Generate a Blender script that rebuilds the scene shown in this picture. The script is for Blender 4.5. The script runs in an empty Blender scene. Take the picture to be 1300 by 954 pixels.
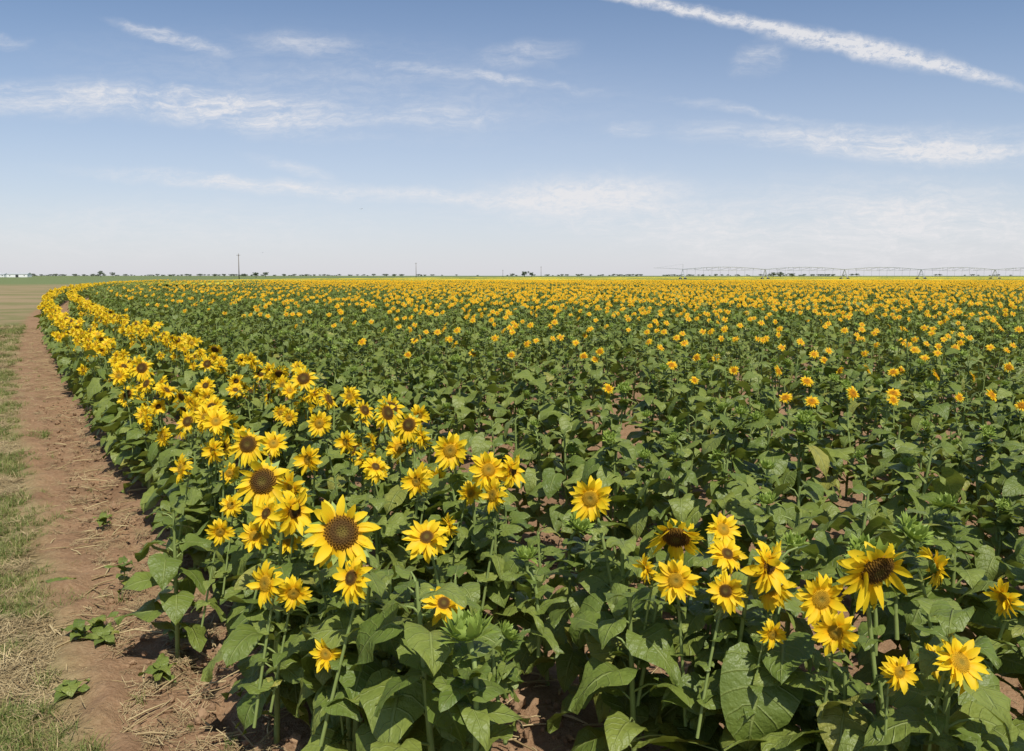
import bpy, math, random
import numpy as np
from mathutils import Vector, noise, Matrix
scene = bpy.context.scene
scene.view_settings.view_transform = 'Standard'
scene.view_settings.look = 'None'
scene.view_settings.exposure = 0

# ---------------------------------------------------------------- field layout
CAM_H = 1.9
R = 500.0
CX, CY = 1.09 + R*0.827, R*0.5622

# ---------------------------------------------------------------- node helpers
class NT:
    def __init__(s, nt): s.nt = nt
    def n(s, t, **kw):
        nd = s.nt.nodes.new(t)
        for k, v in kw.items(): setattr(nd, k, v)
        return nd
    def l(s, a, b): s.nt.links.new(a, b)
    def put(s, inp, v):
        if isinstance(v, bpy.types.NodeSocket): s.l(v, inp)
        elif v is not None: inp.default_value = v
    def m(s, op, a, b=None, c=None, clamp=False):
        nd = s.n('ShaderNodeMath', operation=op); nd.use_clamp = clamp
        s.put(nd.inputs[0], a)
        if b is not None: s.put(nd.inputs[1], b)
        if c is not None: s.put(nd.inputs[2], c)
        return nd.outputs[0]
    def mix(s, f, a, b):
        nd = s.n('ShaderNodeMix', data_type='RGBA')
        s.put(nd.inputs[0], f)
        s.put(nd.inputs[6], a if isinstance(a, bpy.types.NodeSocket) else tuple(a)+(1,))
        s.put(nd.inputs[7], b if isinstance(b, bpy.types.NodeSocket) else tuple(b)+(1,))
        return nd.outputs[2]
    def mr(s, v, a, b, c=0.0, d=1.0, smooth=True):
        nd = s.n('ShaderNodeMapRange'); nd.interpolation_type = 'SMOOTHSTEP' if smooth else 'LINEAR'
        s.put(nd.inputs[0], v)
        for i, k in enumerate((a, b, c, d)): nd.inputs[i+1].default_value = k
        return nd.outputs[0]
    def noise(s, vec, scale, detail=4, rough=.55, dist=0):
        nd = s.n('ShaderNodeTexNoise')
        if vec is not None: s.l(vec, nd.inputs['Vector'])
        nd.inputs['Scale'].default_value = scale; nd.inputs['Detail'].default_value = detail
        nd.inputs['Roughness'].default_value = rough; nd.inputs['Distortion'].default_value = dist
        return nd.outputs[0]

def newmat(name):
    m = bpy.data.materials.new(name); m.use_nodes = True
    m.node_tree.nodes.clear()
    t = NT(m.node_tree)
    out = t.n('ShaderNodeOutputMaterial')
    return m, t, out

def finish(t, out, col, rough=.6, spec=.4, trans=0.0, tcol=None, bump=None, bstr=.3, bdist=.01):
    p = t.n('ShaderNodeBsdfPrincipled')
    t.put(p.inputs['Base Color'], col if isinstance(col, bpy.types.NodeSocket) else tuple(col)+(1,))
    t.put(p.inputs['Roughness'], rough)
    p.inputs['Specular IOR Level'].default_value = spec
    if bump is not None:
        b = t.n('ShaderNodeBump'); b.inputs['Strength'].default_value = bstr; b.inputs['Distance'].default_value = bdist
        t.l(bump, b.inputs['Height']); t.l(b.outputs[0], p.inputs['Normal'])
    if trans > 0:
        tr = t.n('ShaderNodeBsdfTranslucent')
        t.put(tr.inputs['Color'], tcol if isinstance(tcol, bpy.types.NodeSocket) else tuple(tcol)+(1,))
        mx = t.n('ShaderNodeMixShader'); mx.inputs[0].default_value = trans
        t.l(p.outputs[0], mx.inputs[1]); t.l(tr.outputs[0], mx.inputs[2]); t.l(mx.outputs[0], out.inputs[0])
    else: t.l(p.outputs[0], out.inputs[0])

def luv(t):
    a = t.n('ShaderNodeAttribute', attribute_name='luv')
    sp = t.n('ShaderNodeSeparateXYZ'); t.l(a.outputs['Vector'], sp.inputs[0])
    return sp.outputs[0], sp.outputs[1], sp.outputs[2]

# leaf
M_LEAF, t, o = newmat('sunflower_leaf')
u, v, r = luv(t)
oi = t.n('ShaderNodeObjectInfo'); rr = t.m('FRACT', t.m('ADD', r, oi.outputs['Random']))
tc = t.n('ShaderNodeTexCoord')
c = t.mix(rr, (.115, .165, .026), (.235, .275, .054))
c = t.mix(t.mr(rr, .95, 1.0), c, (.32, .30, .06))
nz = t.noise(tc.outputs['Object'], 18, 3)
c = t.mix(t.mr(nz, .35, .75, 0, .4), c, (.09, .135, .025))
av = t.m('ABSOLUTE', v)
mid = t.mr(av, .02, .08, 1, 0)
fr = t.m('ABSOLUTE', t.m('SUBTRACT', t.m('FRACT', t.m('MULTIPLY', t.m('SUBTRACT', u, t.m('MULTIPLY', av, .28)), 6.0)), .5))
lat = t.mr(fr, .0, .09, 1, 0)
vein = t.m('MAXIMUM', mid, t.m('MULTIPLY', lat, .6))
c = t.mix(t.m('MULTIPLY', vein, .5), c, (.31, .36, .11))
hb = t.m('SUBTRACT', t.noise(tc.outputs['Object'], 60, 2), t.m('MULTIPLY', vein, .8))
finish(t, o, c, .48, .42, .22, t.mix(.5, c, (.36, .44, .03)), hb, .65, .009)
# stem
M_STEM, t, o = newmat('sunflower_stem')
tc = t.n('ShaderNodeTexCoord')
c = t.mix(t.noise(tc.outputs['Object'], 25, 3), (.16, .22, .05), (.26, .31, .10))
finish(t, o, c, .55, .35)
# bract / bud
M_BRACT, t, o = newmat('sunflower_bract')
u, v, r = luv(t)
c = t.mix(u, (.11, .17, .025), (.25, .34, .06))
c = t.mix(t.m('MULTIPLY', r, .4), c, (.34, .42, .07))
finish(t, o, c, .5, .35, .2, (.35, .46, .05))
# petals
def petalmat(name, a, b):
    M, t, o = newmat(name)
    u, v, r = luv(t)
    oi = t.n('ShaderNodeObjectInfo')
    c = t.mix(t.mr(u, 0, .5), a, b)
    c = t.mix(t.m('MULTIPLY', t.m('FRACT', t.m('ADD', r, oi.outputs['Random'])), .4), c, tuple(k*.86 for k in a))
    st = t.m('ABSOLUTE', t.m('SINE', t.m('MULTIPLY', v, 9.0)))
    c = t.mix(t.m('MULTIPLY', st, .18), c, tuple(k*.7 for k in a))
    finish(t, o, c, .55, .25, .35, t.mix(.4, c, (.95, .70, .02)))
    return M
M_PET = petalmat('yellow_ray_petal', (.88, .52, .010), (.93, .70, .022))
M_PETO = petalmat('golden_ray_petal', (.87, .45, .008), (.93, .66, .018))
# discs
def discmat(name, a, b, cc):
    M, t, o = newmat(name)
    u, v, r = luv(t)
    c = t.mix(t.mr(u, .1, .5), a, b)
    c = t.mix(t.mr(u, .6, .95), c, cc)
    c = t.mix(t.m('MULTIPLY', r, .5), c, tuple(k*.35 for k in b))
    finish(t, o, c, .8, .15)
    return M
M_DISC = discmat('dark_seed_disc', (.16, .12, .025), (.095, .05, .013), (.28, .14, .014))
M_DISCY = discmat('golden_disc', (.28, .21, .03), (.46, .27, .02), (.70, .42, .015))
M_DISCO = discmat('orange_disc', (.26, .14, .015), (.52, .22, .010), (.74, .38, .008))
MATS = [M_LEAF, M_STEM, M_BRACT, M_PET, M_PETO, M_DISC, M_DISCY, M_DISCO]
LEAF, STEM, BRACT, PET, PETO, DISC, DISCY, DISCO = range(8)

# ---------------------------------------------------------------- mesh builder
class B:
    def __init__(s): s.v = []; s.f = []; s.m = []; s.a = []
    def add(s, verts, faces, mat, attrs):
        o = len(s.v); s.v += verts; s.a += attrs
        s.f += [tuple(i+o for i in f) for f in faces]; s.m += [mat]*len(faces)
    def mesh(s, name, mats, smooth=True):
        me = bpy.data.meshes.new(name)
        me.from_pydata([tuple(p) for p in s.v], [], s.f)
        for m in mats: me.materials.append(m)
        me.polygons.foreach_set('material_index', s.m)
        if smooth: me.polygons.foreach_set('use_smooth', [True]*len(s.f))
        at = me.attributes.new('luv', 'FLOAT_VECTOR', 'POINT')
        at.data.foreach_set('vector', np.array(s.a, dtype=np.float32).ravel())
        me.update(); return me

def tube(b, pts, rad, n, mat, cap=False):
    V = []; F = []; A = []
    m = len(pts)
    for i, p in enumerate(pts):
        p = Vector(p)
        d = (Vector(pts[min(i+1, m-1)]) - Vector(pts[max(i-1, 0)])).normalized()
        s = d.cross(Vector((0, 1, 0)) if abs(d.y) < .9 else Vector((1, 0, 0))).normalized()
        q = d.cross(s)
        for k in range(n):
            a = 2*math.pi*k/n
            V.append(p + s*math.cos(a)*rad[i] + q*math.sin(a)*rad[i]); A.append((i/m, 0, .5))
    for i in range(m-1):
        for k in range(n):
            F.append((i*n+k, i*n+(k+1) % n, (i+1)*n+(k+1) % n, (i+1)*n+k))
    if cap:
        F.append(tuple(range(n-1, -1, -1))); F.append(tuple(range((m-1)*n, m*n)))
    b.add(V, F, mat, A)

LT0 = ([0, .06, .16, .3, .45, .6, .75, .88, 1], [.30, .66, .92, 1, .93, .76, .52, .27, .015])
LT1 = ([0, .28, .65, 1], [.45, 1, .7, .03])
def leaf(b, base, az, L, W, elev, droop, roll, g, lod=0, mat=LEAF, fold=.25, cord=.2):
    T, Wd = LT0 if lod == 0 else LT1
    cols = [-1, -.5, 0, .5, 1] if lod == 0 else [-1, 0, 1]
    rd = Vector((math.cos(az), math.sin(az), 0)); sd = Vector((-math.sin(az), math.cos(az), 0)); up = Vector((0, 0, 1))
    p = Vector(base); V = []; A = []; F = []; rn = g.random(); lt = 0
    ph = g.uniform(0, 6); wv = g.uniform(.04, .13)*L
    for i, tt in enumerate(T):
        a = elev - droop*tt
        tan = rd*math.cos(a) + up*math.sin(a); nr = rd*(-math.sin(a)) + up*math.cos(a)
        p = p + tan*(tt-lt)*L; lt = tt
        S = sd*math.cos(roll) + nr*math.sin(roll); N = nr*math.cos(roll) - sd*math.sin(roll)
        for cv in cols:
            w = Wd[i]*W*.5
            jit = 1 + (g.uniform(-.10, .10) if abs(cv) == 1 else 0)
            q = p + S*cv*w*jit - tan*abs(cv)*cord*L*(1-tt)
            q = q + N*(fold*w*abs(cv) - .22*w*cv*cv*2*fold*2) + N*wv*abs(cv)*math.sin(tt*9+ph+cv*1.7)
            V.append(q); A.append((tt, cv, rn))
    k = len(cols)
    for i in range(len(T)-1):
        for j in range(k-1):
            F.append((i*k+j, i*k+j+1, (i+1)*k+j+1, (i+1)*k+j))
    b.add(V, F, mat, A)

def petioled_leaf(b, z, az, L, g, lod, ox=0, oy=0):
    pl = L*g.uniform(.35, .65); e = g.uniform(.4, 1.0)
    rd = Vector((math.cos(az), math.sin(az), 0)); p0 = Vector((ox, oy, z))
    p1 = p0 + rd*pl*.55*math.cos(e) + Vector((0, 0, pl*.6*math.sin(e)))
    p2 = p1 + rd*pl*.5 + Vector((0, 0, pl*.25*math.sin(e)))
    tube(b, [p0, p1, p2], [.005, .004, .003], 4 if lod == 0 else 3, STEM)
    leaf(b, p2, az+g.uniform(-.45, .45), L, L*g.uniform(.74, .96), g.uniform(-.4, .5), g.uniform(.3, 1.5), g.uniform(-.6, .6), g, lod, fold=g.uniform(.1, .6))

def body(g, lod, H=.8, nl=17, LS=.19):
    b = B()
    lx, ly = g.uniform(-.05, .05), g.uniform(-.05, .05)
    tube(b, [(0, 0, -.03), (lx*.3, ly*.3, H*.35), (lx*.7, ly*.7, H*.7), (lx, ly, H)], [.013, .012, .009, .006], 7 if lod == 0 else 4, STEM)
    az = g.uniform(0, 6)
    for i in range(nl):
        f = i/(nl-1); z = H*(.12+.86*f); az += 2.4+g.uniform(-.4, .4)
        prof = .66+.5*math.sin(math.pi*min(1, f*.85+.15)) if f < .8 else .62
        petioled_leaf(b, z, az, LS*prof*g.uniform(.75, 1.18), g, lod, lx*f, ly*f)
    return b

def head(b, pos, nrm, rd, pl, g, lod, pm=PET, dm=DISC, npet=17, layers=2, elevs=(.35, .02), messy=.25, droopy=0):
    N = Vector(nrm).normalized(); X = N.cross(Vector((0, 0, 1)))
    X = X.normalized() if X.length > .1 else Vector((1, 0, 0)); Y = N.cross(X).normalized(); pos = Vector(pos)
    V = []; F = []; A = []; rings = 5 if lod == 0 else 3; seg = 16 if lod == 0 else 8
    V.append(pos + N*rd*.22); A.append((0, 0, .3))
    for i in range(1, rings+1):
        q = i/rings; r_ = rd*q; h = rd*(.22+.22*math.sin(q*math.pi*.85)-.25*q*q)
        for k in range(seg):
            a = 2*math.pi*k/seg
            V.append(pos + (X*math.cos(a)+Y*math.sin(a))*r_ + N*h); A.append((q, 0, g.random()*.6))
    for k in range(seg): F.append((0, 1+k, 1+(k+1) % seg))
    for i in range(rings-1):
        for k in range(seg):
            F.append((1+i*seg+k, 1+(i+1)*seg+k, 1+(i+1)*seg+(k+1) % seg, 1+i*seg+(k+1) % seg))
    b.add(V, F, dm, A)
    if lod == 0:
        V = []; F = []; A = []
        nf = 150
        for i in range(nf):
            q = math.sqrt((i+.5)/nf); a = i*2.39996; h = rd*(.22+.22*math.sin(q*math.pi*.85)-.25*q*q)
            c = pos + (X*math.cos(a)+Y*math.sin(a))*rd*q + N*h
            s = rd*.075; o = len(V); rn = g.random()*.7
            for j in range(4):
                V.append(c + (X*math.cos(j*1.57+a)+Y*math.sin(j*1.57+a))*s); A.append((q, 0, 1))
            V.append(c + N*rd*(.13+.1*(q > .7)) + X*g.uniform(-.02, .02)*rd); A.append((q, 0, rn*.5))
            F += [(o+j, o+(j+1) % 4, o+4) for j in range(4)]
        b.add(V, F, dm, A)
    if lod == 0: TT = [0, .25, .5, .78, 1]; WW = [.5, .95, 1, .68, .05]; CC = [-1, 0, 1]
    else: TT = [0, .5, 1]; WW = [.6, 1, .12]; CC = [-1, 1]
    wmul = 1 if lod == 0 else 1.3
    clump = g.uniform(0, 6.28)
    for Ly in range(layers):
        n = npet if lod == 0 else max(8, npet*2//3)
        for k in range(n):
            if g.random() < .06: continue
            a = 2*math.pi*(k+.5*Ly+g.uniform(-.4, .4))/n
            D = X*math.cos(a)+Y*math.sin(a); S = -X*math.sin(a)+Y*math.cos(a)
            e = elevs[Ly] + g.gauss(0, messy) + .5*messy*math.sin(a*2+clump); bd = g.uniform(-.2, 1.1); L = pl*g.uniform(.74, 1.14); w = L*g.uniform(.16, .23)*wmul
            tw = g.gauss(0, .5); side = g.gauss(0, .18)
            p = pos + D*rd*.88 + N*(rd*.08 - Ly*rd*.05); lt = 0; V = []; A = []; F = []; rn = g.random()
            for i, tt in enumerate(TT):
                ea = e - bd*tt; tan = D*math.cos(ea)+N*math.sin(ea) + S*side*tt; nn = -D*math.sin(ea)+N*math.cos(ea)
                if droopy: tan = tan - Vector((0, 0, droopy*tt))
                p = p + tan*(tt-lt)*L; lt = tt; twa = tw*tt
                SS = S*math.cos(twa)+nn*math.sin(twa)
                for cv in CC:
                    V.append(p + SS*cv*w*WW[i] + nn*(abs(cv)*w*.35*WW[i])); A.append((tt, cv, rn))
            kk = len(CC)
            for i in range(len(TT)-1):
                for j in range(kk-1): F.append((i*kk+j, i*kk+j+1, (i+1)*kk+j+1, (i+1)*kk+j))
            b.add(V, F, pm, A)
    V = []; F = []; A = []; seg = 12 if lod == 0 else 6
    prof = [(1.0, .05), (1.05, -.12), (.8, -.38), (.25, -.55)]
    for (q, h) in prof:
        for k in range(seg):
            a = 2*math.pi*k/seg; V.append(pos+(X*math.cos(a)+Y*math.sin(a))*rd*q+N*rd*h); A.append((.2, 0, .3))
    for i in range(3):
        for k in range(seg): F.append((i*seg+k, (i+1)*seg+k, (i+1)*seg+(k+1) % seg, i*seg+(k+1) % seg))
    b.add(V, F, BRACT, A)
    bracts(b, pos - N*rd*.12, N, X, Y, rd*.98, rd*1.0, g, 14 if lod == 0 else 6, -.15)

def bracts(b, pos, N, X, Y, r0, L, g, n, e0, wf=.26):
    for k in range(n):
        a = 2*math.pi*(k+g.uniform(-.3, .3))/n; D = X*math.cos(a)+Y*math.sin(a); S = -X*math.sin(a)+Y*math.cos(a)
        e = e0+g.gauss(0, .2); tan = D*math.cos(e)+N*math.sin(e); l = L*g.uniform(.75, 1.2); w = l*wf
        p = pos + D*r0; q = p+tan*l*.4; tip = p + tan*l + N*l*g.uniform(-.2, .3); nn = N*w*.3
        b.add([p-S*w*.7, p+S*w*.7, q-S*w+nn, q+S*w+nn, tip], [(0, 1, 3, 2), (2, 3, 4)], BRACT, [(0, 0, g.random())]*2+[(.5, 0, g.random())]*2+[(1, 0, g.random())])

def bud(b, pos, nrm, r0, g, lod):
    N = Vector(nrm).normalized(); X = N.cross(Vector((0, 1, .01))).normalized(); Y = N.cross(X).normalized(); pos = Vector(pos)
    V = []; F = []; A = []; seg = 10 if lod == 0 else 6
    prof = [(.25, -.6), (.85, -.35), (1.05, 0), (.85, .3), (.4, .42), (.02, .36)]
    for (q, h) in prof:
        for k in range(seg):
            a = 2*math.pi*k/seg; V.append(pos+(X*math.cos(a)+Y*math.sin(a))*r0*q+N*r0*h); A.append((.2+.6*(h > .1), 0, .6))
    for i in range(len(prof)-1):
        for k in range(seg): F.append((i*seg+k, (i+1)*seg+k, (i+1)*seg+(k+1) % seg, i*seg+(k+1) % seg))
    b.add(V, F, BRACT, A)
    if lod == 0:
        for (rr, hh, L, n, e) in ((.95, -.35, 1.1, 13, .2), (1.0, -.1, 1.0, 14, .7), (.9, .12, .85, 13, 1.2), (.7, .3, .7, 11, 1.8), (.4, .4, .5, 8, 2.3)):
            bracts(b, pos+N*r0*hh, N, X, Y, r0*rr, r0*L, g, n, e, .24)
    else:
        for (rr, hh, L, n, e) in ((.95, -.3, 1.3, 8, .4), (.8, .2, 1.0, 6, 1.2)):
            bracts(b, pos+N*r0*hh, N, X, Y, r0*rr, r0*L, g, n, e, .32)

def stalk(g, lod, tip, nrm, z0=.4, r=.006, nleaf=6, lsz=.11):
    b = B(); tip = Vector(tip); N = Vector(nrm).normalized()
    neck = tip - N*.05
    a = Vector((0, 0, z0))
    pts = []
    for i in range(7):
        q = i/6; pts.append((1-q)**2*a + 2*q*(1-q)*Vector((neck.x*.7, neck.y*.7+.03, z0+(tip.z-z0)*.75+.03)) + q*q*neck)
    pts.append(tip - N*.02)
    tube(b, pts, [r*1.2, r*1.1, r, r, r*.9, r*.9, r*.95, r*1.3], 6 if lod == 0 else 4, STEM)
    for k in range(nleaf):
        i = 1 + (k*5)//nleaf; sz = lsz*(1.15-.12*i)
        leaf(b, pts[i], g.uniform(0, 6.28), sz*g.uniform(.75, 1.2), sz*g.uniform(.55, .8), g.uniform(-.1, .8), g.uniform(.4, 1.4), g.uniform(-.4, .4), g, lod, fold=.35)
    return b

VAR = bpy.data.collections.new('sunflower_parts')
names = {}
cnt = 0
def reg(cls, b, tip=None):
    global cnt
    me = b.mesh('part_%03d' % cnt, MATS)
    ob = bpy.data.objects.new('part_%03d' % cnt, me); VAR.objects.link(ob)
    names.setdefault(cls, []).append((cnt, tip)); cnt += 1

for lod in (0, 1):
    g = random.Random(40+lod)
    for i in range(12 if lod == 0 else 7):
        reg('body%d' % lod, body(g, lod, H=g.uniform(.72, .88), nl=20 if lod == 0 else 14, LS=g.uniform(.170, .20) if lod == 0 else .175))
    TL = [.15, .45, -.1, .35, .0, .6, .25, -.45, .3, .1, .5, .2, -.25, .8, -.6, .2]
    YW = [.1, -.3, .5, -.2, .95, .2, -.75, .3, .0, -.5, .4, -.1, -1.1, .3, -.2, 1.7]
    for i in (range(16) if lod == 0 else (0, 3, 4, 6, 7, 9, 11, 13)):     # big yellow heads
        tilt = TL[i]; yaw = YW[i]+g.uniform(-.1, .1)
        n = (math.sin(yaw)*math.cos(tilt), -math.cos(yaw)*math.cos(tilt), math.sin(tilt))
        sp_ = .14 if lod == 0 else .07
        tip = (g.uniform(-sp_, sp_), g.uniform(-.14, .06), 1.0)
        b = stalk(g, lod, tip, n, .42)
        big = i in (3, 7, 10, 14)
        head(b, tip, n, (.044 if lod == 0 else .034) if big else g.uniform(.025, .033), g.uniform(.054, .064), g, lod, PET, DISC if (big or (i % 3 == 1 and lod == 0)) else DISCY, npet=20, messy=.38, elevs=(.45, -.1) if not big else (.3, -.5), droopy=.5 if i in (7, 14, 3) else .1)
        reg('A%d' % lod, b, tip)
    for i in range(7 if lod == 0 else 5):      # small golden heads
        tilt = g.uniform(.3, .9); yaw = g.uniform(-.6, .6)
        n = (math.sin(yaw)*math.cos(tilt), -math.cos(yaw)*math.cos(tilt), math.sin(tilt))
        tip = (g.uniform(-.05, .05), g.uniform(-.1, .02), .94)
        b = stalk(g, lod, tip, n, .6)
        head(b, tip, n, g.uniform(.023, .029), g.uniform(.028, .037), g, lod, PETO, DISCO, npet=16, messy=.25, elevs=(.3, .05))
        reg('B%d' % lod, b, tip)
    for i in range(5 if lod == 0 else 3):      # buds
        tilt = g.uniform(.7, 1.5); yaw = g.uniform(-1.5, 1.5)
        n = (math.sin(yaw)*math.cos(tilt), -math.cos(yaw)*math.cos(tilt), math.sin(tilt))
        tip = (g.uniform(-.04, .04), g.uniform(-.05, .03), .92)
        b = stalk(g, lod, tip, n, .6, nleaf=4)
        bud(b, tip, n, g.uniform(.024, .034), g, lod)
        for k in range(7 if lod == 0 else 4):
            leaf(b, Vector(tip)-Vector((0, 0, .05+.02*k)), g.uniform(0, 6.28), g.uniform(.07, .14), g.uniform(.04, .085), g.uniform(.1, 1.0), g.uniform(.3, 1.3), 0, g, lod, fold=.4)
        reg('C%d' % lod, b, tip)

P = []; I = []; Ro = []; Sc = []
def place(i, x, y, z, rz, s, tx=0, ty=0, sz=None):
    P.append((x, y, z)); I.append(i); Ro.append((tx, ty, rz)); Sc.append((s, s, sz or s))

g = random.Random(3)
def far_noise(x, y, sc=.05): return noise.noise(Vector((x*sc, y*sc, 3.3)))
DMAX = 165.0
row = 0
a0 = math.atan2(-CY, -CX)
while True:
    s = .27 + .98*row
    if row >= 2: s += .06
    if row >= 4: s += .05
    rad = R - s
    if s > 165: break
    rowh = g.uniform(.95, 1.06) if row > 1 else 1.0
    rowf = g.uniform(.65, 1.3)
    t_ = -120.0 if s > 3 else -6.0
    while t_ < 180:
        d_est = math.hypot(t_, s)
        step = .25 if d_est < 14 else (.29 if d_est < 35 else (.42 if d_est < 70 else .74))
        t_ += step*g.uniform(.7, 1.3)
        ang = a0 - t_/rad
        x = CX + rad*math.cos(ang); y = CY + rad*math.sin(ang)
        d = math.hypot(x, y)
        if y < .2 or x < -0.80*y-2.0 or x > .80*y+2.0 or y > DMAX: continue
        if row == 0 and y < 1.25: continue
        if d < .95: continue
        x += g.gauss(0, .03); y += g.gauss(0, .03)
        lod = 0 if d < 10 else 1
        bs = g.uniform(.84, 1.12)*(.97 if row < 2 else 1.0)
        if row == 0 and y < 2.3: bs *= .8
        if d > 75: bs *= 1.3
        hz = (1.0 + .10*far_noise(x, y, .3))*rowh
        if row > 1 and far_noise(x+50, y, .8) < -.42: continue      # small gaps in the stand
        if g.random() < (.95 if row > 1 else .90):
            place(g.choice(names['body%d' % lod])[0], x, y, 0, g.uniform(0, 6.28), bs, g.gauss(0, .06), g.gauss(0, .06), bs*hz*(1.06 if lod == 0 else 1.12) if d < 75 else hz*1.1)
        # heads
        if row < 2:
            if d < 4.6: continue
            n = g.choice((1, 2, 2, 3, 3)) if d < 35 else 2
            for k in range(n):
                sc = g.uniform(.75, 1.15) if d < 18 else g.uniform(.95, 1.25); zz = g.uniform(-.3, .06) if k else g.uniform(-.06, .1)
                jt = .12 if d < 8 else .05
                place(g.choice(names['A%d' % lod])[0], x+g.uniform(-jt, jt), y+g.uniform(-.12, .12), zz+(1-sc)*.95, g.gauss(0, .6 if lod == 0 else .4)-.15, sc)
        else:
            if s < 2.6: pf = .04
            elif s < 4: pf = .2
            elif s < 8: pf = .38
            elif s < 18: pf = .56
            elif s < 30: pf = .72
            elif s < 42: pf = .95
            elif s < 54: pf = .45
            else: pf = .88
            if x < -.15*y and s < 20: pf *= .5
            pf *= (1+.9*far_noise(x, y, .22))*rowf
            if y < 5 and s > 2.6: pf *= .25
            q = g.random()
            sc = g.uniform(.85, 1.12)*(1.0 + min(.55, max(0, d-7)/45))
            if q < pf:
                place(g.choice(names['B%d' % lod])[0], x, y, (1-sc)*.94 + g.uniform(-.05, .12), g.gauss(0, .45), sc)
                if d > 75 and g.random() < .5*pf: place(g.choice(names['B1'])[0], x+g.uniform(-.4, .4), y+g.uniform(-.3, .3), (1-sc)*.94 + g.uniform(-.05, .1), g.gauss(0, .35), sc)
            elif q < pf+(1-pf)*.75 and d < 50:
                place(g.choice(names['C%d' % lod])[0], x, y, g.uniform(-.06, .10), g.uniform(0, 6.28), 1.0 if d > 8 else g.uniform(.85, 1.08))
    row += 1

# foreground flower heads standing on the first two rows: x, y, z, diameter(m), variant
HERO = [(.30, 2.99, 1.05, .175, 0), (-.60, 2.73, 1.0, .225, 10), (-1.09, 3.43, 1.0, .21, 3), (-.84, 3.0, 1.0, .19, 4), (-.53, 2.57, .9, .16, 1),
 (-.84, 2.65, .85, .14, 6), (-.76, 2.69, .80, .12, 2), (-.64, 2.65, .60, .12, 8), (-.30, 2.74, .98, .16, 13), (-.32, 4.05, 1.0, .20, 0), (-.11, 3.64, 1.0, .19, 8),
 (-.08, 3.5, .92, .145, 6), (0.0, 3.64, 1.0, .17, 4), (-.5, 4.4, 1.0, .16, 12), (-.45, 3.7, .93, .15, 9), (.57, 2.7, 1.0, .175, 14), (.54, 2.55, .9, .15, 8),
 (.46, 2.65, .9, .11, 12), (.75, 2.77, 1.0, .12, 5), (.80, 2.42, 1.0, .175, 4), (.68, 2.46, .9, .13, 1), (.91, 2.28, .95, .155, 0), (.93, 2.21, .88, .13, 9),
 (1.06, 2.26, 1.05, .19, 7), (1.31, 2.41, 1.0, .14, 15), (1.16, 1.99, .9, .135, 5), (1.03, 2.04, .85, .10, 11), (.8, 2.37, .8, .09, 2), (-1.63, 3.87, .95, .135, 6),
 (-1.2, 3.2, .85, .11, 2), (-1.04, 3.15, .85, .13, 8), (-1.94, 5.1, 1.05, .19, 1), (-1.41, 4.2, 1.0, .17, 3), (-.23, 2.6, .8, .14, 13), (1.53, 2.4, .9, .13, 12),
 (-.47, 4.1, .85, .14, 6), (-.95, 4.5, .95, .14, 9), (-1.15, 4.7, 1.02, .16, 0), (-.75, 4.3, .82, .13, 2), (-1.35, 3.75, .8, .12, 11), (-.95, 3.3, .78, .12, 8), (1.7, 1.9, .95, .13, 9),
 (-.72, 2.95, .88, .14, 15), (-.98, 3.12, .95, .15, 1), (-1.5, 3.95, 1.02, .14, 9), (-.2, 3.75, .86, .12, 2), (.62, 2.78, .82, .11, 12), (.72, 2.6, .97, .13, 13),
 (-.9, 3.2, 1.03, .17, 12), (-1.25, 4.05, .9, .15, 15), (-.68, 3.9, .95, .14, 13), (-1.7, 4.6, .9, .15, 4), (-.42, 4.35, .78, .12, 0), (.84, 2.5, .9, .14, 6), (1.22, 2.2, .8, .11, 11),
 (-1.35, 4.45, .95, .15, 5), (-.85, 4.75, .9, .14, 15), (-.6, 4.6, 1.03, .15, 3), (-1.0, 3.85, 1.0, .15, 9), (-1.55, 4.3, .82, .12, 0), (-.28, 3.5, .78, .12, 12)]
A0 = names['A0']; done = []
for (x, y, z, dia, k) in HERO:
    i, tip = A0[k]
    sc = dia/.160
    rz = g.gauss(0, .2)
    cx = tip[0]*math.cos(rz)-tip[1]*math.sin(rz); cy = tip[0]*math.sin(rz)+tip[1]*math.cos(rz)
    bx, by = x-cx*sc, y-cy*sc
    place(i, bx, by, z-1.0*sc, rz, sc)
    if z >= .95 and all(math.hypot(bx-q[0], by-q[1]) > .24 for q in done):
        done.append((bx, by)); k2 = (z-.16)/.84
        place(g.choice(names['body0'])[0], bx, by, 0, g.uniform(0, 6.28), k2, g.gauss(0, .05), g.gauss(0, .05))
for (x, y, z, sc) in ((-.11, 2.25, .86, 1.5), (-.02, 2.4, .78, 1.1), (.1, 2.9, .85, 1.2), (1.45, 2.9, .95, 1.3), (.25, 3.3, .85, 1.1), (1.3, 2.75, .93, 1.2), (1.0, 2.9, .92, 1.15), (1.75, 2.6, .95, 1.2), (1.1, 3.2, .98, 1.1)):
    place(g.choice(names['C0'])[0], x, y, z-.92*sc, g.uniform(0, 6), sc)

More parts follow.
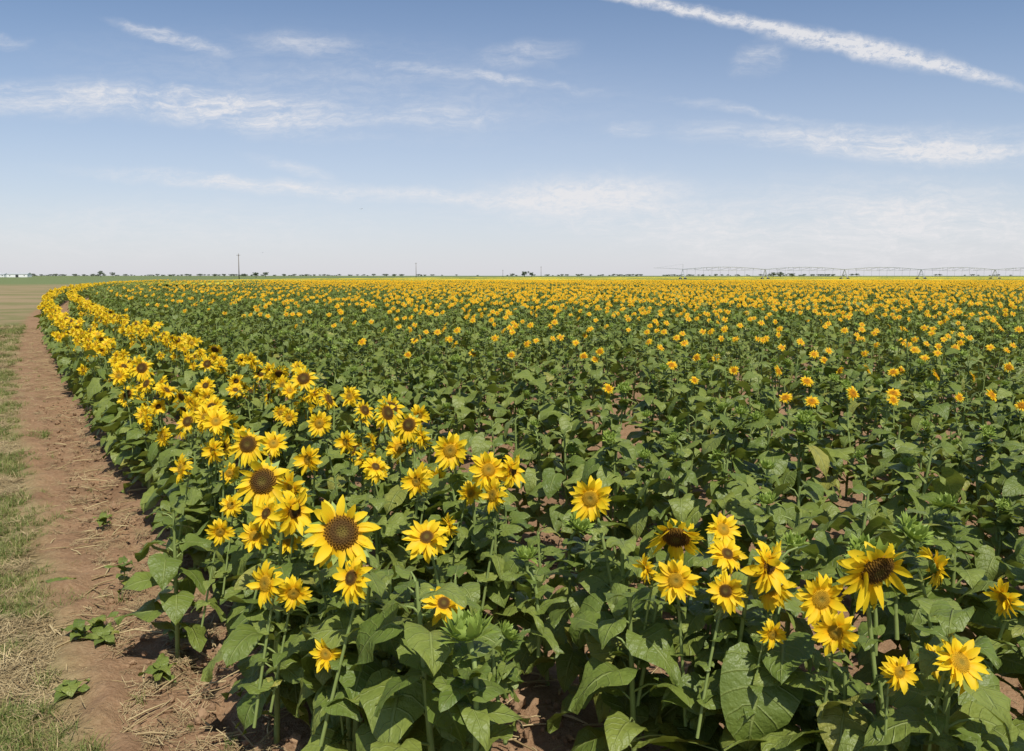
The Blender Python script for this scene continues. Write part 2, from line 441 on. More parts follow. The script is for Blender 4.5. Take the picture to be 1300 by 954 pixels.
def scatter(name, coll, P, I, Ro, Sc):
    me = bpy.data.meshes.new(name); me.from_pydata(P, [], [])
    a = me.attributes.new('idx', 'INT', 'POINT'); a.data.foreach_set('value', np.array(I, dtype=np.int32))
    a = me.attributes.new('rot', 'FLOAT_VECTOR', 'POINT'); a.data.foreach_set('vector', np.array(Ro, dtype=np.float32).ravel())
    a = me.attributes.new('scl', 'FLOAT_VECTOR', 'POINT'); a.data.foreach_set('vector', np.array(Sc, dtype=np.float32).ravel())
    ob = bpy.data.objects.new(name, me); scene.collection.objects.link(ob)
    ng = bpy.data.node_groups.new(name+'_scatter', 'GeometryNodeTree')
    ng.interface.new_socket('Geometry', in_out='INPUT', socket_type='NodeSocketGeometry')
    ng.interface.new_socket('Geometry', in_out='OUTPUT', socket_type='NodeSocketGeometry')
    N = ng.nodes; gi = N.new('NodeGroupInput'); go = N.new('NodeGroupOutput')
    ip = N.new('GeometryNodeInstanceOnPoints'); ci = N.new('GeometryNodeCollectionInfo')
    ci.inputs['Collection'].default_value = coll; ci.inputs['Separate Children'].default_value = True; ci.inputs['Reset Children'].default_value = True
    ip.inputs['Pick Instance'].default_value = True
    def attr(nm, ty):
        q = N.new('GeometryNodeInputNamedAttribute'); q.data_type = ty; q.inputs['Name'].default_value = nm
        return q.outputs['Attribute']
    L = ng.links
    L.new(gi.outputs[0], ip.inputs['Points']); L.new(ci.outputs[0], ip.inputs['Instance'])
    L.new(attr('idx', 'INT'), ip.inputs['Instance Index']); L.new(attr('rot', 'FLOAT_VECTOR'), ip.inputs['Rotation']); L.new(attr('scl', 'FLOAT_VECTOR'), ip.inputs['Scale'])
    L.new(ip.outputs[0], go.inputs[0])
    md = ob.modifiers.new('scatter', 'NODES'); md.node_group = ng
    return ob
scatter('sunflower_field', VAR, P, I, Ro, Sc)

# ---------------------------------------------------------------- ground
def grow(lo, hi, step, far0, far1, k=1.13):
    c = list(np.arange(lo, hi, step)); st = step; p = c[-1]
    while p < far1: st *= k; p += st; c.append(p)
    st = step; p = c[0]; left = []
    while p > far0: st *= k; p -= st; left.append(p)
    return np.array(left[::-1]+c)
gx = grow(-6.5, 2.5, .045, -6000, 6000); gy = grow(1.2, 9.5, .045, -300, 7000)
XX, YY = np.meshgrid(gx, gy)
Z = np.zeros_like(XX)
for j in range(XX.shape[0]):
    for i in range(XX.shape[1]):
        x, y = XX[j, i], YY[j, i]
        if -12 < x < 6 and 0 < y < 22:
            s = R - math.hypot(x-CX, y-CY)
            n1 = noise.noise(Vector((x*1.3, y*1.3, 0))); n2 = noise.noise(Vector((x*7, y*7, 2))); n3 = noise.noise(Vector((x*19, y*19, 5)))
            amp = .4 if s < -.7 else 1.0
            Z[j, i] = amp*(.02*n1 + .022*n2 + .014*abs(n3)*2) + (-.05 + .05*math.cos((s+.3)*2*math.pi/.98+3.14))*(1 if s > -.1 else 0)
            Z[j, i] += .045*math.exp(-((s+.55)/.12)**2)*(0.6+.6*n2) - .03*math.exp(-((s+.2)/.15)**2)
V = np.stack([XX.ravel(), YY.ravel(), Z.ravel()], 1)
ny, nx = XX.shape
idx = np.arange(nx*ny).reshape(ny, nx)
Fq = np.stack([idx[:-1, :-1].ravel(), idx[:-1, 1:].ravel(), idx[1:, 1:].ravel(), idx[1:, :-1].ravel()], 1)
me = bpy.data.meshes.new('ground')
me.vertices.add(len(V)); me.vertices.foreach_set('co', V.astype(np.float32).ravel())
me.loops.add(Fq.size); me.loops.foreach_set('vertex_index', Fq.ravel().astype(np.int32))
me.polygons.add(len(Fq)); me.polygons.foreach_set('loop_start', (np.arange(len(Fq))*4).astype(np.int32)); me.polygons.foreach_set('loop_total', np.full(len(Fq), 4, np.int32))
me.update(calc_edges=True); me.polygons.foreach_set('use_smooth', [True]*len(Fq))
ground = bpy.data.objects.new('ground', me); scene.collection.objects.link(ground)
M_GR, t, o = newmat('soil_and_mown_verge')
geo = t.n('ShaderNodeNewGeometry'); pos = geo.outputs['Position']
sub = t.n('ShaderNodeVectorMath', operation='SUBTRACT'); t.l(pos, sub.inputs[0]); sub.inputs[1].default_value = (CX, CY, 0)
flat = t.n('ShaderNodeVectorMath', operation='MULTIPLY'); t.l(sub.outputs[0], flat.inputs[0]); flat.inputs[1].default_value = (1, 1, 0)
ln = t.n('ShaderNodeVectorMath', operation='LENGTH'); t.l(flat.outputs[0], ln.inputs[0])
S = t.m('SUBTRACT', R, ln.outputs['Value'])
n1 = t.noise(pos, 1.2, 6, .6); n2 = t.noise(pos, 9, 6, .7); n3 = t.noise(pos, 45, 4, .7); n4 = t.noise(pos, .12, 4)
soil = t.mix(n2, (.18, .10, .052), (.36, .225, .125))
soil = t.mix(t.mr(n3, .4, .7, 0, .5), soil, (.40, .27, .16))
soil = t.mix(t.mr(n1, .45, .75, 0, .65), soil, (.15, .085, .046))
hay = t.mix(n3, (.18, .14, .065), (.40, .32, .16))
grn = t.mix(n3, (.06, .10, .025), (.16, .20, .055))
verge = t.mix(t.mr(n2, .48, .66), hay, soil)
verge = t.mix(t.mr(t.m('ADD', n1, t.m('MULTIPLY', n2, .4)), .6, .82, 0, .8), verge, grn)
n5 = t.noise(pos, .35, 5, .6)
mowd = t.mix(t.mr(n5, .38, .62), (.27, .20, .11), (.13, .155, .05))
dist = t.n('ShaderNodeVectorMath', operation='LENGTH'); t.l(pos, dist.inputs[0])
verge = t.mix(t.mr(dist.outputs['Value'], 10, 35, 0, .8), verge, mowd)
verge = t.mix(t.mr(dist.outputs['Value'], 30, 70, 0, .8), verge, t.mix(t.mr(n4, .35, .65), (.33, .235, .14), (.20, .185, .08)))
verge = t.mix(t.mr(dist.outputs['Value'], 160, 230), verge, t.mix(t.noise(pos, .01, 2), (.13, .17, .06), (.17, .20, .09)))
edge = t.m('ADD', S, t.m('MULTIPLY', t.m('SUBTRACT', n1, .5), .9))
f = t.mr(edge, -.82, -.45)
col = t.mix(f, verge, soil)
hgt = t.m('ADD', n2, t.m('MULTIPLY', n3, .5))
finish(t, o, col, .95, .1, 0, None, hgt, .8, .035)
me.materials.append(M_GR)

# ---------------------------------------------------------------- far crop canopy
M_CAN, t, o = newmat('distant_sunflower_canopy')
geo = t.n('ShaderNodeNewGeometry'); pos = geo.outputs['Position']
a1 = t.noise(pos, 1.5, 3, .7); a2 = t.noise(pos, .03, 4, .6)
f = t.mr(t.m('ADD', a1, t.m('MULTIPLY', t.m('SUBTRACT', a2, .5), 1.6)), .42, .62)
finish(t, o, t.mix(f, (.16, .20, .045), (.66, .54, .05)), .8, .1, 0, None, a1, 1, .3)
V = []; F = []
NT_, NR_ = 900, 150
rr_ = np.linspace(20, R-.9, NR_)
for a in range(NT_):
    an = 2*math.pi*a/NT_; ca, sa = math.cos(an), math.sin(an)
    for j in range(NR_):
        x = CX+rr_[j]*ca; y = CY+rr_[j]*sa
        V.append((x, y, .74 + .12*noise.noise(Vector((x*.35, y*.35, 0)))))
for a in range(NT_):
    a2_ = (a+1) % NT_
    for j in range(NR_-1):
        x, y, _ = V[a*NR_+j]
        if math.hypot(x, y) > 115 and y > -60: F.append((a*NR_+j, a2_*NR_+j, a2_*NR_+j+1, a*NR_+j+1))
me = bpy.data.meshes.new('distant_sunflower_crop'); me.from_pydata(V, [], F); me.materials.append(M_CAN)
me.polygons.foreach_set('use_smooth', [True]*len(F))
can = bpy.data.objects.new('distant_sunflower_crop', me); scene.collection.objects.link(can)

# ---------------------------------------------------------------- grass, straw, clods
M_STRAW, t, o = newmat('dry_straw'); oi = t.n('ShaderNodeObjectInfo')
finish(t, o, t.mix(oi.outputs['Random'], (.24, .17, .08), (.46, .36, .19)), .8, .2)
M_GRASS, t, o = newmat('grass_blade'); oi = t.n('ShaderNodeObjectInfo')
finish(t, o, t.mix(oi.outputs['Random'], (.10, .15, .028), (.26, .27, .08)), .6, .3, .2, (.27, .36, .06))
M_CLOD, t, o = newmat('soil_clod'); oi = t.n('ShaderNodeObjectInfo'); geo = t.n('ShaderNodeNewGeometry')
cn = t.noise(geo.outputs['Position'], 60, 4)
finish(t, o, t.mix(t.m('MULTIPLY', t.m('ADD', cn, oi.outputs['Random']), .5), (.16, .092, .05), (.38, .25, .145)), .95, .1, 0, None, cn, .6, .01)
LIT = bpy.data.collections.new('litter_parts'); lc = 0
def lreg(b, mats, smooth=False):
    global lc
    me = b.mesh('litter_%02d' % lc, mats, smooth); ob = bpy.data.objects.new(me.name, me); LIT.objects.link(ob); lc += 1
g = random.Random(9)
def blade(b, base, az, L, w, lean, mat):
    p = Vector(base); r_ = Vector((math.cos(az), math.sin(az), 0)); s = Vector((-r_.y, r_.x, 0))
    V = []
    for i in range(3):
        q = i/2; c = p + r_*L*lean*q*q + Vector((0, 0, L*q*(1-.4*lean*q)))
        V += [c-s*w*(1-.85*q), c+s*w*(1-.85*q)]
    b.add(V, [(0, 1, 3, 2), (2, 3, 5, 4)], mat, [(0, 0, 0)]*6)
for k in range(4):    # 0-3 grass tufts
    b = B()
    for i in range(26): blade(b, (g.gauss(0, .025), g.gauss(0, .025), 0), g.uniform(0, 6.3), g.uniform(.03, .09), .0025, g.uniform(.3, 1.3), 0 if g.random() < .8 else 1)
    lreg(b, [M_GRASS, M_STRAW])
for k in range(4):    # 4-7 flattened hay clumps
    b = B()
    for i in range(26):
        a = g.uniform(0, 6.3); L = g.uniform(.03, .1); c = Vector((g.gauss(0, .04), g.gauss(0, .04), g.uniform(.003, .018))); d = Vector((math.cos(a), math.sin(a), g.uniform(-.15, .2)))*L
        s = Vector((-math.sin(a), math.cos(a), 0))*.0016
        b.add([c-s, c+s, c+d+s, c+d-s], [(0, 1, 2, 3)], 0, [(0, 0, 0)]*4)
    lreg(b, [M_STRAW])
for k in range(3):    # 8-10 stalk stubble
    b = B(); L = g.uniform(.08, .22)
    tube(b, [(-L/2, 0, .006), (0, g.uniform(-.01, .01), .009), (L/2, 0, .006)], [.004, .005, .003], 5, 0, True)
    lreg(b, [M_STRAW])
for k in range(4):    # 11-14 clods
    b = B(); V = []; F = []; seg, rg = 7, 4
    for i in range(rg+1):
        th = math.pi*i/rg
        for j in range(seg):
            ph = 2*math.pi*j/seg; q = g.uniform(.75, 1.2)
            V.append(Vector((math.sin(th)*math.cos(ph)*q, math.sin(th)*math.sin(ph)*q, math.cos(th)*.65*g.uniform(.85, 1.1)))*.02)
    for i in range(rg):
        for j in range(seg): F.append((i*seg+j, (i+1)*seg+j, (i+1)*seg+(j+1) % seg, i*seg+(j+1) % seg))
    b.add(V, F, 0, [(0, 0, 0)]*len(V)); lreg(b, [M_CLOD])
P = []; I = []; Ro = []; Sc = []; P2 = []; I2 = []; R2 = []; S2 = []; P3 = []; I3 = []; R3 = []; S3 = []
for _ in range(120000):
    y = 1.5 + 28*g.random()**1.6; x = g.uniform(-.85*y-1.5, min(2.5, .8*y)); s = R - math.hypot(x-CX, y-CY)
    if s > 4 or s < -14: continue
    nn = noise.noise(Vector((x*.9, y*.9, 7)))+.5*noise.noise(Vector((x*3, y*3, 1))); q = g.random(); big = 1 + max(0, y-6)*.05
    rot = (g.gauss(0, .15), g.gauss(0, .15), g.uniform(0, 6.28))
    if s < -.62 + .35*nn:
        if nn > 0 and q < .55: P.append((x, y, .0)); I.append(g.randrange(4)); Ro.append(rot); k = g.uniform(.4, 1.1)*big; Sc.append((k, k, k))
        elif q < .62: P2.append((x, y, .004)); I2.append(4+g.randrange(4)); R2.append(rot); k = g.uniform(.6, 1.2)*big; S2.append((k, k, k))
        elif q < .75 and nn < 0: P3.append((x, y, .0)); I3.append(11+g.randrange(4)); R3.append(rot); k = g.uniform(.3, .8); S3.append((k, k, k))
    else:
        if q < .15 and y < 12: P3.append((x, y, .0)); I3.append(11+g.randrange(4)); R3.append((g.uniform(0, 6), g.uniform(0, 6), 0)); k = g.uniform(.2, 1.0)*(1.7 if g.random() < .12 else 1); S3.append((k, k, k))
        elif q < .22 and s < 3: P2.append((x, y, .012)); I2.append(8+g.randrange(3)); R2.append((0, g.gauss(0, .08), g.uniform(0, 6.28))); k = g.uniform(.5, 1.1); S2.append((k, k, k))
        elif q < .31 and (s < .1): P2.append((x, y, .004)); I2.append(4+g.randrange(4)); R2.append(rot); k = g.uniform(.4, 1.); S2.append((k, k, k))
        elif q < .318 and s < -.1: P.append((x, y, .0)); I.append(g.randrange(4)); Ro.append(rot); k = g.uniform(.3, .8)*big; Sc.append((k, k, k))
scatter('grass', LIT, P, I, Ro, Sc); scatter('straw_litter', LIT, P2, I2, R2, S2); scatter('soil_clods', LIT, P3, I3, R3, S3)

def seedling(x, y, h, g):
    b = B()
    tube(b, [(0, 0, -.02), (.005, 0, h*.5), (0, .005, h)], [.004, .0035, .003], 5, STEM)
    for i in range(7): leaf(b, (0, 0, h*(.35+.1*i)), i*2.4+g.uniform(-.3, .3), g.uniform(.07, .11), g.uniform(.05, .075), g.uniform(.1, .7), g.uniform(.4, 1.1), 0, g, 0)
    ob = bpy.data.objects.new('sunflower_seedling', b.mesh('sunflower_seedling', MATS)); ob.location = (x, y, 0); scene.collection.objects.link(ob)
for (x, y, h) in ((-2.33, 4.65, .2), (-2.25, 4.0, .09), (-1.75, 4.02, .1), (-2.1, 3.95, .07), (-1.65, 3.6, .08), (-2.75, 4.7, .06), (-2.0, 3.45, .07), (-3.1, 5.9, .08), (-2.2, 4.1, .08)): seedling(x, y, h, g)

# ---------------------------------------------------------------- simple materials for distant things
def simple(name, a, b_, rough=.7, sc=3):
    M, t, o = newmat(name); tc = t.n('ShaderNodeTexCoord')
    finish(t, o, t.mix(t.noise(tc.outputs['Object'], sc, 4), a, b_), rough, .3); return M
M_WOOD = simple('weathered_wood', (.13, .11, .09), (.22, .19, .16)); M_GALV = simple('galvanised_steel', (.30, .32, .34), (.42, .44, .46), .5)
M_TYRE = simple('tyre_rubber', (.03, .03, .03), (.05, .05, .05)); M_WHITE = simple('white_metal_cladding', (.70, .70, .68), (.8, .8, .78)); M_ROOF = simple('grey_roof', (.35, .36, .37), (.45, .46, .47))
M_DARK = simple('dark_opening', (.03, .03, .035), (.06, .06, .06)); M_BARK = simple('bark', (.10, .08, .06), (.16, .13, .10)); M_TREE = simple('hazed_tree_foliage', (.10, .13, .09), (.16, .19, .13), .8, .6)  # tree foliage: aerial haze put into the base colour, muted and lightened
M_BIRD = simple('bird_feathers', (.03, .03, .03), (.06, .05, .05))
def mkobj(name, b, mats, smooth=True, parent=None, loc=(0, 0, 0)):
    ob = bpy.data.objects.new(name, b.mesh(name, mats, smooth)); ob.location = loc
    scene.collection.objects.link(ob)
    if parent: ob.parent = parent
    return ob
def box(b, lo, hi, mat):
    V = [Vector((x, y, z)) for z in (lo[2], hi[2]) for y in (lo[1], hi[1]) for x in (lo[0], hi[0])]
    b.add(V, [(0, 2, 3, 1), (4, 5, 7, 6), (0, 1, 5, 4), (2, 6, 7, 3), (0, 4, 6, 2), (1, 3, 7, 5)], mat, [(0, 0, 0)]*8)

# trees
TR = bpy.data.collections.new('tree_parts'); trees = []
for k in range(4):
    g = random.Random(70+k); b = B()
    tube(b, [(0, 0, -.2), (.1, 0, 1.2), (.2, .1, 2.6), (.1, 0, 4.2)], [.28, .22, .17, .07], 7, 1)
    cl = []
    for i in range(9):
        a = i*2.4; L = g.uniform(1.2, 2.6); z = g.uniform(1.6, 3.4); e = Vector((math.cos(a)*L, math.sin(a)*L, z+g.uniform(.6, 2.4)))
        tube(b, [(.1, 0, z), Vector((.1, 0, z)).lerp(e, .5)+Vector((0, 0, .2)), e], [.09, .06, .02], 4, 1); cl.append(e)
    cl += [Vector((g.gauss(0, .9), g.gauss(0, .9), g.uniform(3.5, 6.2))) for _ in range(9)]
    for c in cl:
        rr = g.uniform(.6, 1.15)
        for i in range(75):
            d = Vector((g.gauss(0, 1), g.gauss(0, 1), g.gauss(0, .7))).normalized()*rr*g.uniform(.4, 1.1); p = c+d
            s1 = Vector((g.gauss(0, 1), g.gauss(0, 1), g.gauss(0, 1))).normalized(); s2 = s1.cross(Vector((g.gauss(0, 1), g.gauss(0, 1), g.gauss(0, 1)))).normalized(); w = g.uniform(.1, .22)
            b.add([p-s1*w, p+s2*w, p+s1*w, p-s2*w], [(0, 1, 2, 3)], 0, [(0, 0, 0)]*4)
    me = b.mesh('tree_mesh_%d' % k, [M_TREE, M_BARK], False); trees.append(me)
    ob = bpy.data.objects.new('tree_mesh_%d' % k, me); TR.objects.link(ob)
g = random.Random(5)
def tree(x, y, s, sx=1.0):
    ob = bpy.data.objects.new('tree', g.choice(trees)); ob.location = (x, y, 0); ob.scale = (s*sx, s*sx, s); ob.rotation_euler = (0, 0, g.uniform(0, 6)); scene.collection.objects.link(ob)
for (x, y, s, sx) in ((-463, 900, 1.1, 1.3), (-452, 905, .85, 1.3), (11, 700, .95, 1.3), (17, 705, .8, 1.2), (196, 600, .68, 1.6), (203, 604, .72, 1.6), (210, 600, .62, 1.6), (-205, 640, .75, 1.3), (-293, 950, 1.0, 1.4)): tree(x, y, s, sx)
P = []; I = []; Ro = []; Sc = []
for _ in range(1300):
    y = g.uniform(1600, 2800); x = g.uniform(-1.0*y, 1.0*y)
    dn = noise.noise(Vector((x/160, y/900, 0)))
    if dn < (-.1 if x < -.25*y else .16): continue
    P.append((x, y, 0)); I.append(g.randrange(4)); Ro.append((0, 0, g.uniform(0, 6))); k = g.uniform(.45, 1.0); Sc.append((k*2.2, k*2.2, k))
scatter('distant_tree_line', TR, P, I, Ro, Sc)

# utility poles
def pole(x, y, H):
    e = bpy.data.objects.new('utility_pole', None); e.location = (x, y, 0); scene.collection.objects.link(e)
    b = B(); tube(b, [(0, 0, -.3), (0, 0, H)], [.2, .13], 8, 0, True); mkobj('post', b, [M_WOOD], parent=e)
    b = B(); box(b, (-.7, -.26, H-.72), (.7, -.14, H-.62), 0)
    mkobj('crossarm', b, [M_WOOD], False, e)
    b = B()
    for q in (-.6, -.3, .3, .6): tube(b, [(q, -.2, H-.62), (q, -.2, H-.5), (q, -.2, H-.4)], [.03, .06, .03], 6, 0, True)
    mkobj('insulators', b, [M_GALV], parent=e)
for (x, y, H) in ((-103.5, 303, 10.2), (-60, 500, 10), (24, 660, 9.5), (-8, 700, 7), (225, 710, 8.0)): pole(x, y, H)

# centre pivot irrigation
piv = bpy.data.objects.new('center_pivot_irrigation_system', None); scene.collection.objects.link(piv)
x0, y0 = 56.0, 262.0; span = 29.0; dv = Vector((.985, .17, 0)).normalized(); pv = Vector((-dv.y, dv.x, 0))
bp = B(); bt = B(); bw = B(); bd = B(); O = Vector((x0, y0, 0))
def PT(a, o_, z): return O + dv*a + pv*o_ + Vector((0, 0, z))
NS = 9
for k in range(NS+1):
    a = k*span
    top = 4.0
    for sg in (-1, 1): tube(bt, [PT(a, sg*2.1, .7), PT(a, sg*.15, top)], [.09, .08], 5, 0)
    tube(bt, [PT(a-.9, 0, .8), PT(a, 0, top)], [.07, .07], 5, 0); tube(bt, [PT(a+.9, 0, .8), PT(a, 0, top)], [.07, .07], 5, 0)
    tube(bt, [PT(a, -2.1, .7), PT(a, 2.1, .7)], [.08, .08], 5, 0); tube(bt, [PT(a, -1.1, 2.25), PT(a, 1.1, 2.25)], [.05, .05], 4, 0)
    for sg in (-1, 1):
        c = PT(a, sg*2.1, .62)
        seg = 16; V = []; F = []
        for (rr, w) in ((.25, -.12), (.6, -.14), (.64, 0), (.6, .14), (.25, .12)):
            for j in range(seg):
                an = 2*math.pi*j/seg; V.append(c + dv*math.cos(an)*rr + Vector((0, 0, math.sin(an)*rr)) + pv*w)
        for i in range(4):
            for j in range(seg): F.append((i*seg+j, i*seg+(j+1) % seg, (i+1)*seg+(j+1) % seg, (i+1)*seg+j))
        bw.add(V, F, 0, [(0, 0, 0)]*len(V))
    if k < NS:
        nseg = 7; arc = lambda q: top + .75*math.sin(math.pi*q); low = lambda q: top - .1 - .35*math.sin(math.pi*q)
        tube(bp, [PT(a+span*i/nseg, 0, arc(i/nseg)) for i in range(nseg+1)], [.10]*(nseg+1), 6, 0)
        for sg in (-1, 1):
            tube(bt, [PT(a+span*i/nseg, sg*.6*math.sin(math.pi*i/nseg), low(i/nseg)) for i in range(nseg+1)], [.04]*(nseg+1), 4, 0)
            for i in range(1, nseg):
                q = i/nseg; tube(bt, [PT(a+span*q, 0, arc(q)), PT(a+span*q, sg*.6*math.sin(math.pi*q), low(q))], [.035, .035], 4, 0)
                q2 = (i+1)/nseg; tube(bt, [PT(a+span*q2, 0, arc(q2)), PT(a+span*q, sg*.6*math.sin(math.pi*q), low(q))], [.03, .03], 4, 0)
        for i in range(10):
            q = (i+.5)/10; tube(bd, [PT(a+span*q, .05, arc(q)), PT(a+span*q, .15, 1.5)], [.022, .022], 4, 0)
tube(bp, [PT(0, 0, 4.0), PT(-5, 0, 4.3), PT(-10, 0, 4.4)], [.08, .06, .05], 6, 0); tube(bt, [PT(0, 0, 5.6), PT(-9.5, 0, 4.4)], [.02, .02], 4, 0); tube(bt, [PT(0, 0, 4.0), PT(0, 0, 5.6)], [.05, .05], 4, 0)
mkobj('pipe', bp, [M_GALV], parent=piv); mkobj('towers_and_truss', bt, [M_GALV], parent=piv); mkobj('wheels', bw, [M_TYRE], parent=piv); mkobj('drop_hoses', bd, [M_TYRE], parent=piv)

# farm shed far left
def shed(x, y, w, dp, h, rz):
    e = bpy.data.objects.new('farm_shed', None); e.location = (x, y, 0); e.rotation_euler = (0, 0, rz); scene.collection.objects.link(e)
    b = B(); box(b, (-w/2, -dp/2, 0), (w/2, dp/2, h), 0)
    b.add([Vector((-w/2, -dp/2, h)), Vector((-w/2, dp/2, h)), Vector((-w/2, 0, h+1.5)), Vector((w/2, -dp/2, h)), Vector((w/2, dp/2, h)), Vector((w/2, 0, h+1.5))], [(0, 2, 1), (3, 4, 5)], 0, [(0, 0, 0)]*6); mkobj('walls', b, [M_WHITE], False, e)
    b = B()
    for sg in (-1, 1):
        b.add([Vector((-w/2-.4, sg*(dp/2+.4), h-.1)), Vector((w/2+.4, sg*(dp/2+.4), h-.1)), Vector((w/2+.4, 0, h+1.62)), Vector((-w/2-.4, 0, h+1.62))], [(0, 1, 2, 3)], 0, [(0, 0, 0)]*4)
    mkobj('roof', b, [M_ROOF], False, e)
    b = B(); box(b, (-1.6, -dp/2-.05, 0), (1.6, -dp/2-.01, 2.8), 0)
    for q in (-w*.35, w*.35): box(b, (q-.6, -dp/2-.05, 1.3), (q+.6, -dp/2-.01, 2.3), 0)
    mkobj('door_and_windows', b, [M_DARK], False, e)
shed(-555, 900, 22, 10, 3.6, .1); shed(-585, 915, 14, 9, 3.2, -.1); shed(-615, 905, 18, 10, 4.2, .0)

# birds
def bird(x, y, z, s):
    b = B()
    tube(b, [(0, -.5*s, 0), (0, -.38*s, .03*s), (0, -.1*s, .02*s), (0, .25*s, 0), (0, .5*s, 0)], [.02*s, .08*s, .12*s, .07*s, .01*s], 7, 0, True)
    for sg in (-1, 1):
        b.add([Vector((sg*.08*s, -.18*s, .05*s)), Vector((sg*.5*s, -.2*s, .25*s)), Vector((sg*1.0*s, .05*s, .18*s)), Vector((sg*.5*s, .08*s, .22*s)), Vector((sg*.08*s, .15*s, .04*s))], [(0, 1, 3, 4), (1, 2, 3)], 0, [(0, 0, 0)]*5)
    b.add([Vector((-.04*s, .4*s, .005)), Vector((.04*s, .4*s, .005)), Vector((.12*s, .7*s, .005)), Vector((-.12*s, .7*s, .005))], [(0, 1, 2, 3)], 0, [(0, 0, 0)]*4)
    mkobj('bird', b, [M_BIRD], False, loc=(x, y, z))
bird(-7.5, 40, 5.2, .11); bird(-18.7, 60, 3.6, .12)

# ---------------------------------------------------------------- world
EL, AZ = math.radians(58), math.radians(160)
w = bpy.data.worlds.new('World'); scene.world = w; w.use_nodes = True; w.node_tree.nodes.clear()
t = NT(w.node_tree); out = t.n('ShaderNodeOutputWorld')
sky = t.n('ShaderNodeTexSky'); sky.sky_type = 'NISHITA'; sky.sun_disc = False; sky.sun_elevation = EL; sky.sun_rotation = AZ
sky.air_density = 1.0; sky.dust_density = .8; sky.ozone_density = 2.6; sky.altitude = 900
bg = t.n('ShaderNodeBackground'); bg.inputs[1].default_value = .118; t.l(sky.outputs[0], bg.inputs[0])
tc = t.n('ShaderNodeTexCoord'); sp = t.n('ShaderNodeSeparateXYZ'); t.l(tc.outputs['Generated'], sp.inputs[0])
ay = t.m('MAXIMUM', t.m('ABSOLUTE', sp.outputs[1]), .05)
U = t.m('DIVIDE', sp.outputs[0], ay); Vv = t.m('DIVIDE', sp.outputs[2], ay)
cb = t.n('ShaderNodeCombineXYZ'); t.l(U, cb.inputs[0]); t.l(Vv, cb.inputs[1])
uv = cb.outputs[0]
def distort(src, sc, det, amt):
    nd = t.n('ShaderNodeTexNoise'); t.l(src, nd.inputs['Vector']); nd.inputs['Scale'].default_value = sc; nd.inputs['Detail'].default_value = det
    dsub = t.n('ShaderNodeVectorMath', operation='SUBTRACT'); t.l(nd.outputs['Color'], dsub.inputs[0]); dsub.inputs[1].default_value = (.5, .5, .5)
    dsc = t.n('ShaderNodeVectorMath', operation='MULTIPLY'); t.l(dsub.outputs[0], dsc.inputs[0]); dsc.inputs[1].default_value = amt
    dad = t.n('ShaderNodeVectorMath', operation='ADD'); t.l(src, dad.inputs[0]); t.l(dsc.outputs[0], dad.inputs[1]); return dad.outputs[0]
duv = distort(uv, 30, 6, (.03, .016, 0))
wuv = distort(distort(uv, 5, 3, (.12, .022, 0)), 26, 6, (.05, .018, 0))
def stretched(src, sx, sy, rot, scale, detail=6):
    mp = t.n('ShaderNodeMapping'); t.l(src, mp.inputs[0]); mp.inputs['Scale'].default_value = (sx, sy, 1); mp.inputs['Rotation'].default_value = (0, 0, rot)
    return t.noise(mp.outputs[0], scale, detail, .72)
puff = t.mr(stretched(duv, 1, 1.8, .25, 60), .3, .62, .2, 1); streak = t.m('MULTIPLY', t.mr(stretched(wuv, 1, 6, .1, 8), .3, .64, .12, 1), t.mr(stretched(wuv, 1, 2.5, -.3, 50), .3, .7, .35, 1))
def blob(px, py, hl, hw, ang, st, tex, src):
    mp = t.n('ShaderNodeMapping', vector_type='TEXTURE'); t.l(src, mp.inputs[0])
    mp.inputs['Location'].default_value = ((px-650)/1011, (350-py)/1011, 0); mp.inputs['Rotation'].default_value = (0, 0, math.radians(ang)); mp.inputs['Scale'].default_value = (hl/1011, hw/1011, 1)
    l_ = t.n('ShaderNodeVectorMath', operation='LENGTH'); t.l(mp.outputs[0], l_.inputs[0])
    return t.m('MULTIPLY', t.mr(l_.outputs['Value'], 0, 1.0, st, 0), tex)
blobs = [(800, 12, 150, 9, -11.5, .85, puff, duv), (930, 36, 150, 13, -11, .9, puff, duv), (1050, 62, 150, 19, -11, .95, puff, duv), (1120, 76, 130, 21, -12, .7, puff, duv), (1210, 98, 120, 13, -14, .85, puff, duv)]
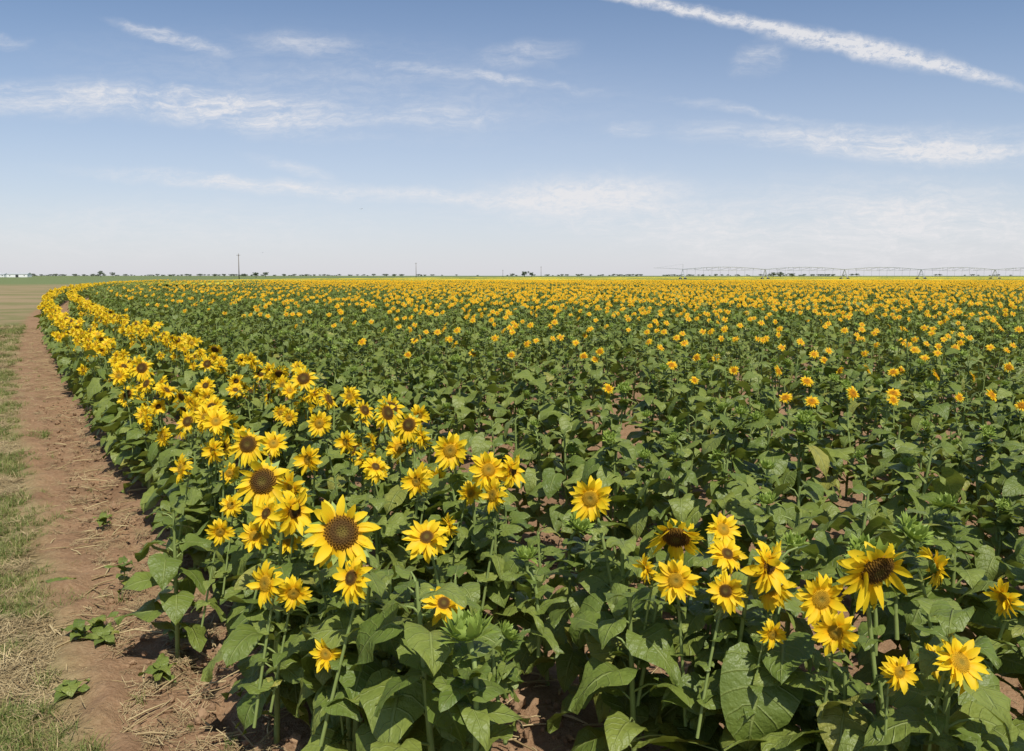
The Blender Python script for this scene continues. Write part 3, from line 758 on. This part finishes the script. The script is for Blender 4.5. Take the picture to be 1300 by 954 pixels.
blobs += [q+(wuv,) for q in [(235, 58, 95, 13, -16, 1.0, streak), (20, 58, 60, 15, -8, .8, streak), (385, 68, 90, 20, -4, .5, streak), (670, 76, 80, 24, 5, .5, streak), (620, 106, 200, 10, -7, .65, streak),
 (140, 134, 320, 32, -2, 1.0, streak), (340, 150, 190, 34, -7, 1.05, streak), (560, 156, 120, 18, 0, .6, streak), (950, 82, 60, 30, 15, .6, streak), (960, 150, 170, 8, -8, .55, streak),
 (1080, 185, 300, 28, -4, 1.1, streak), (1220, 190, 190, 36, -2, .9, streak), (330, 235, 320, 15, -4.5, 1.1, streak), (735, 252, 260, 48, 1, .6, streak), (390, 215, 80, 13, -15, .5, streak),
 (1150, 265, 300, 60, -2, .8, streak), (1150, 305, 420, 70, 0, .8, streak), (850, 290, 320, 60, -4, .7, streak), (200, 290, 500, 60, 0, .45, streak), (800, 170, 40, 13, 0, .5, streak), (450, 120, 500, 90, -4, .25, streak)]]
blobs += [(560, 250, 200, 13, -5, .55, puff, duv), (740, 250, 180, 34, 1, .75, puff, duv)]
acc = None
for bb in blobs:
    q = blob(*bb); acc = q if acc is None else t.m('ADD', acc, q)
acc = t.m('MINIMUM', acc, .88)
haze = t.m('MULTIPLY', t.m('POWER', t.m('SUBTRACT', 1.0, t.mr(Vv, 0, .42, 0, 1, False), clamp=True), 1.8), .86)
bg2 = t.n('ShaderNodeBackground'); bg2.inputs[0].default_value = (.82, .82, .90, 1); bg2.inputs[1].default_value = .83
bg3 = t.n('ShaderNodeBackground'); bg3.inputs[0].default_value = (.97, .96, .98, 1); bg3.inputs[1].default_value = .84
m1 = t.n('ShaderNodeMixShader'); t.l(haze, m1.inputs[0]); t.l(bg.outputs[0], m1.inputs[1]); t.l(bg2.outputs[0], m1.inputs[2])
mx = t.n('ShaderNodeMixShader'); t.l(acc, mx.inputs[0]); t.l(m1.outputs[0], mx.inputs[1]); t.l(bg3.outputs[0], mx.inputs[2]); t.l(mx.outputs[0], out.inputs[0])

sun = bpy.data.lights.new('sun', 'SUN'); sun.energy = 5.0; sun.angle = math.radians(.53); sun.color = (1, .955, .87)
so = bpy.data.objects.new('sun', sun); scene.collection.objects.link(so)
sv = Vector((math.sin(AZ)*math.cos(EL), math.cos(AZ)*math.cos(EL), math.sin(EL)))
so.rotation_euler = sv.to_track_quat('Z', 'Y').to_euler(); so.location = (0, -5, 30)

cam = bpy.data.cameras.new('camera'); co = bpy.data.objects.new('camera', cam); scene.collection.objects.link(co)
cam.sensor_width = 36; cam.lens = 28; cam.shift_y = -.0342; cam.clip_end = 9000; cam.clip_start = .05
co.location = (0, 0, CAM_H); co.rotation_euler = (math.radians(90-4.66), 0, 0); scene.camera = co
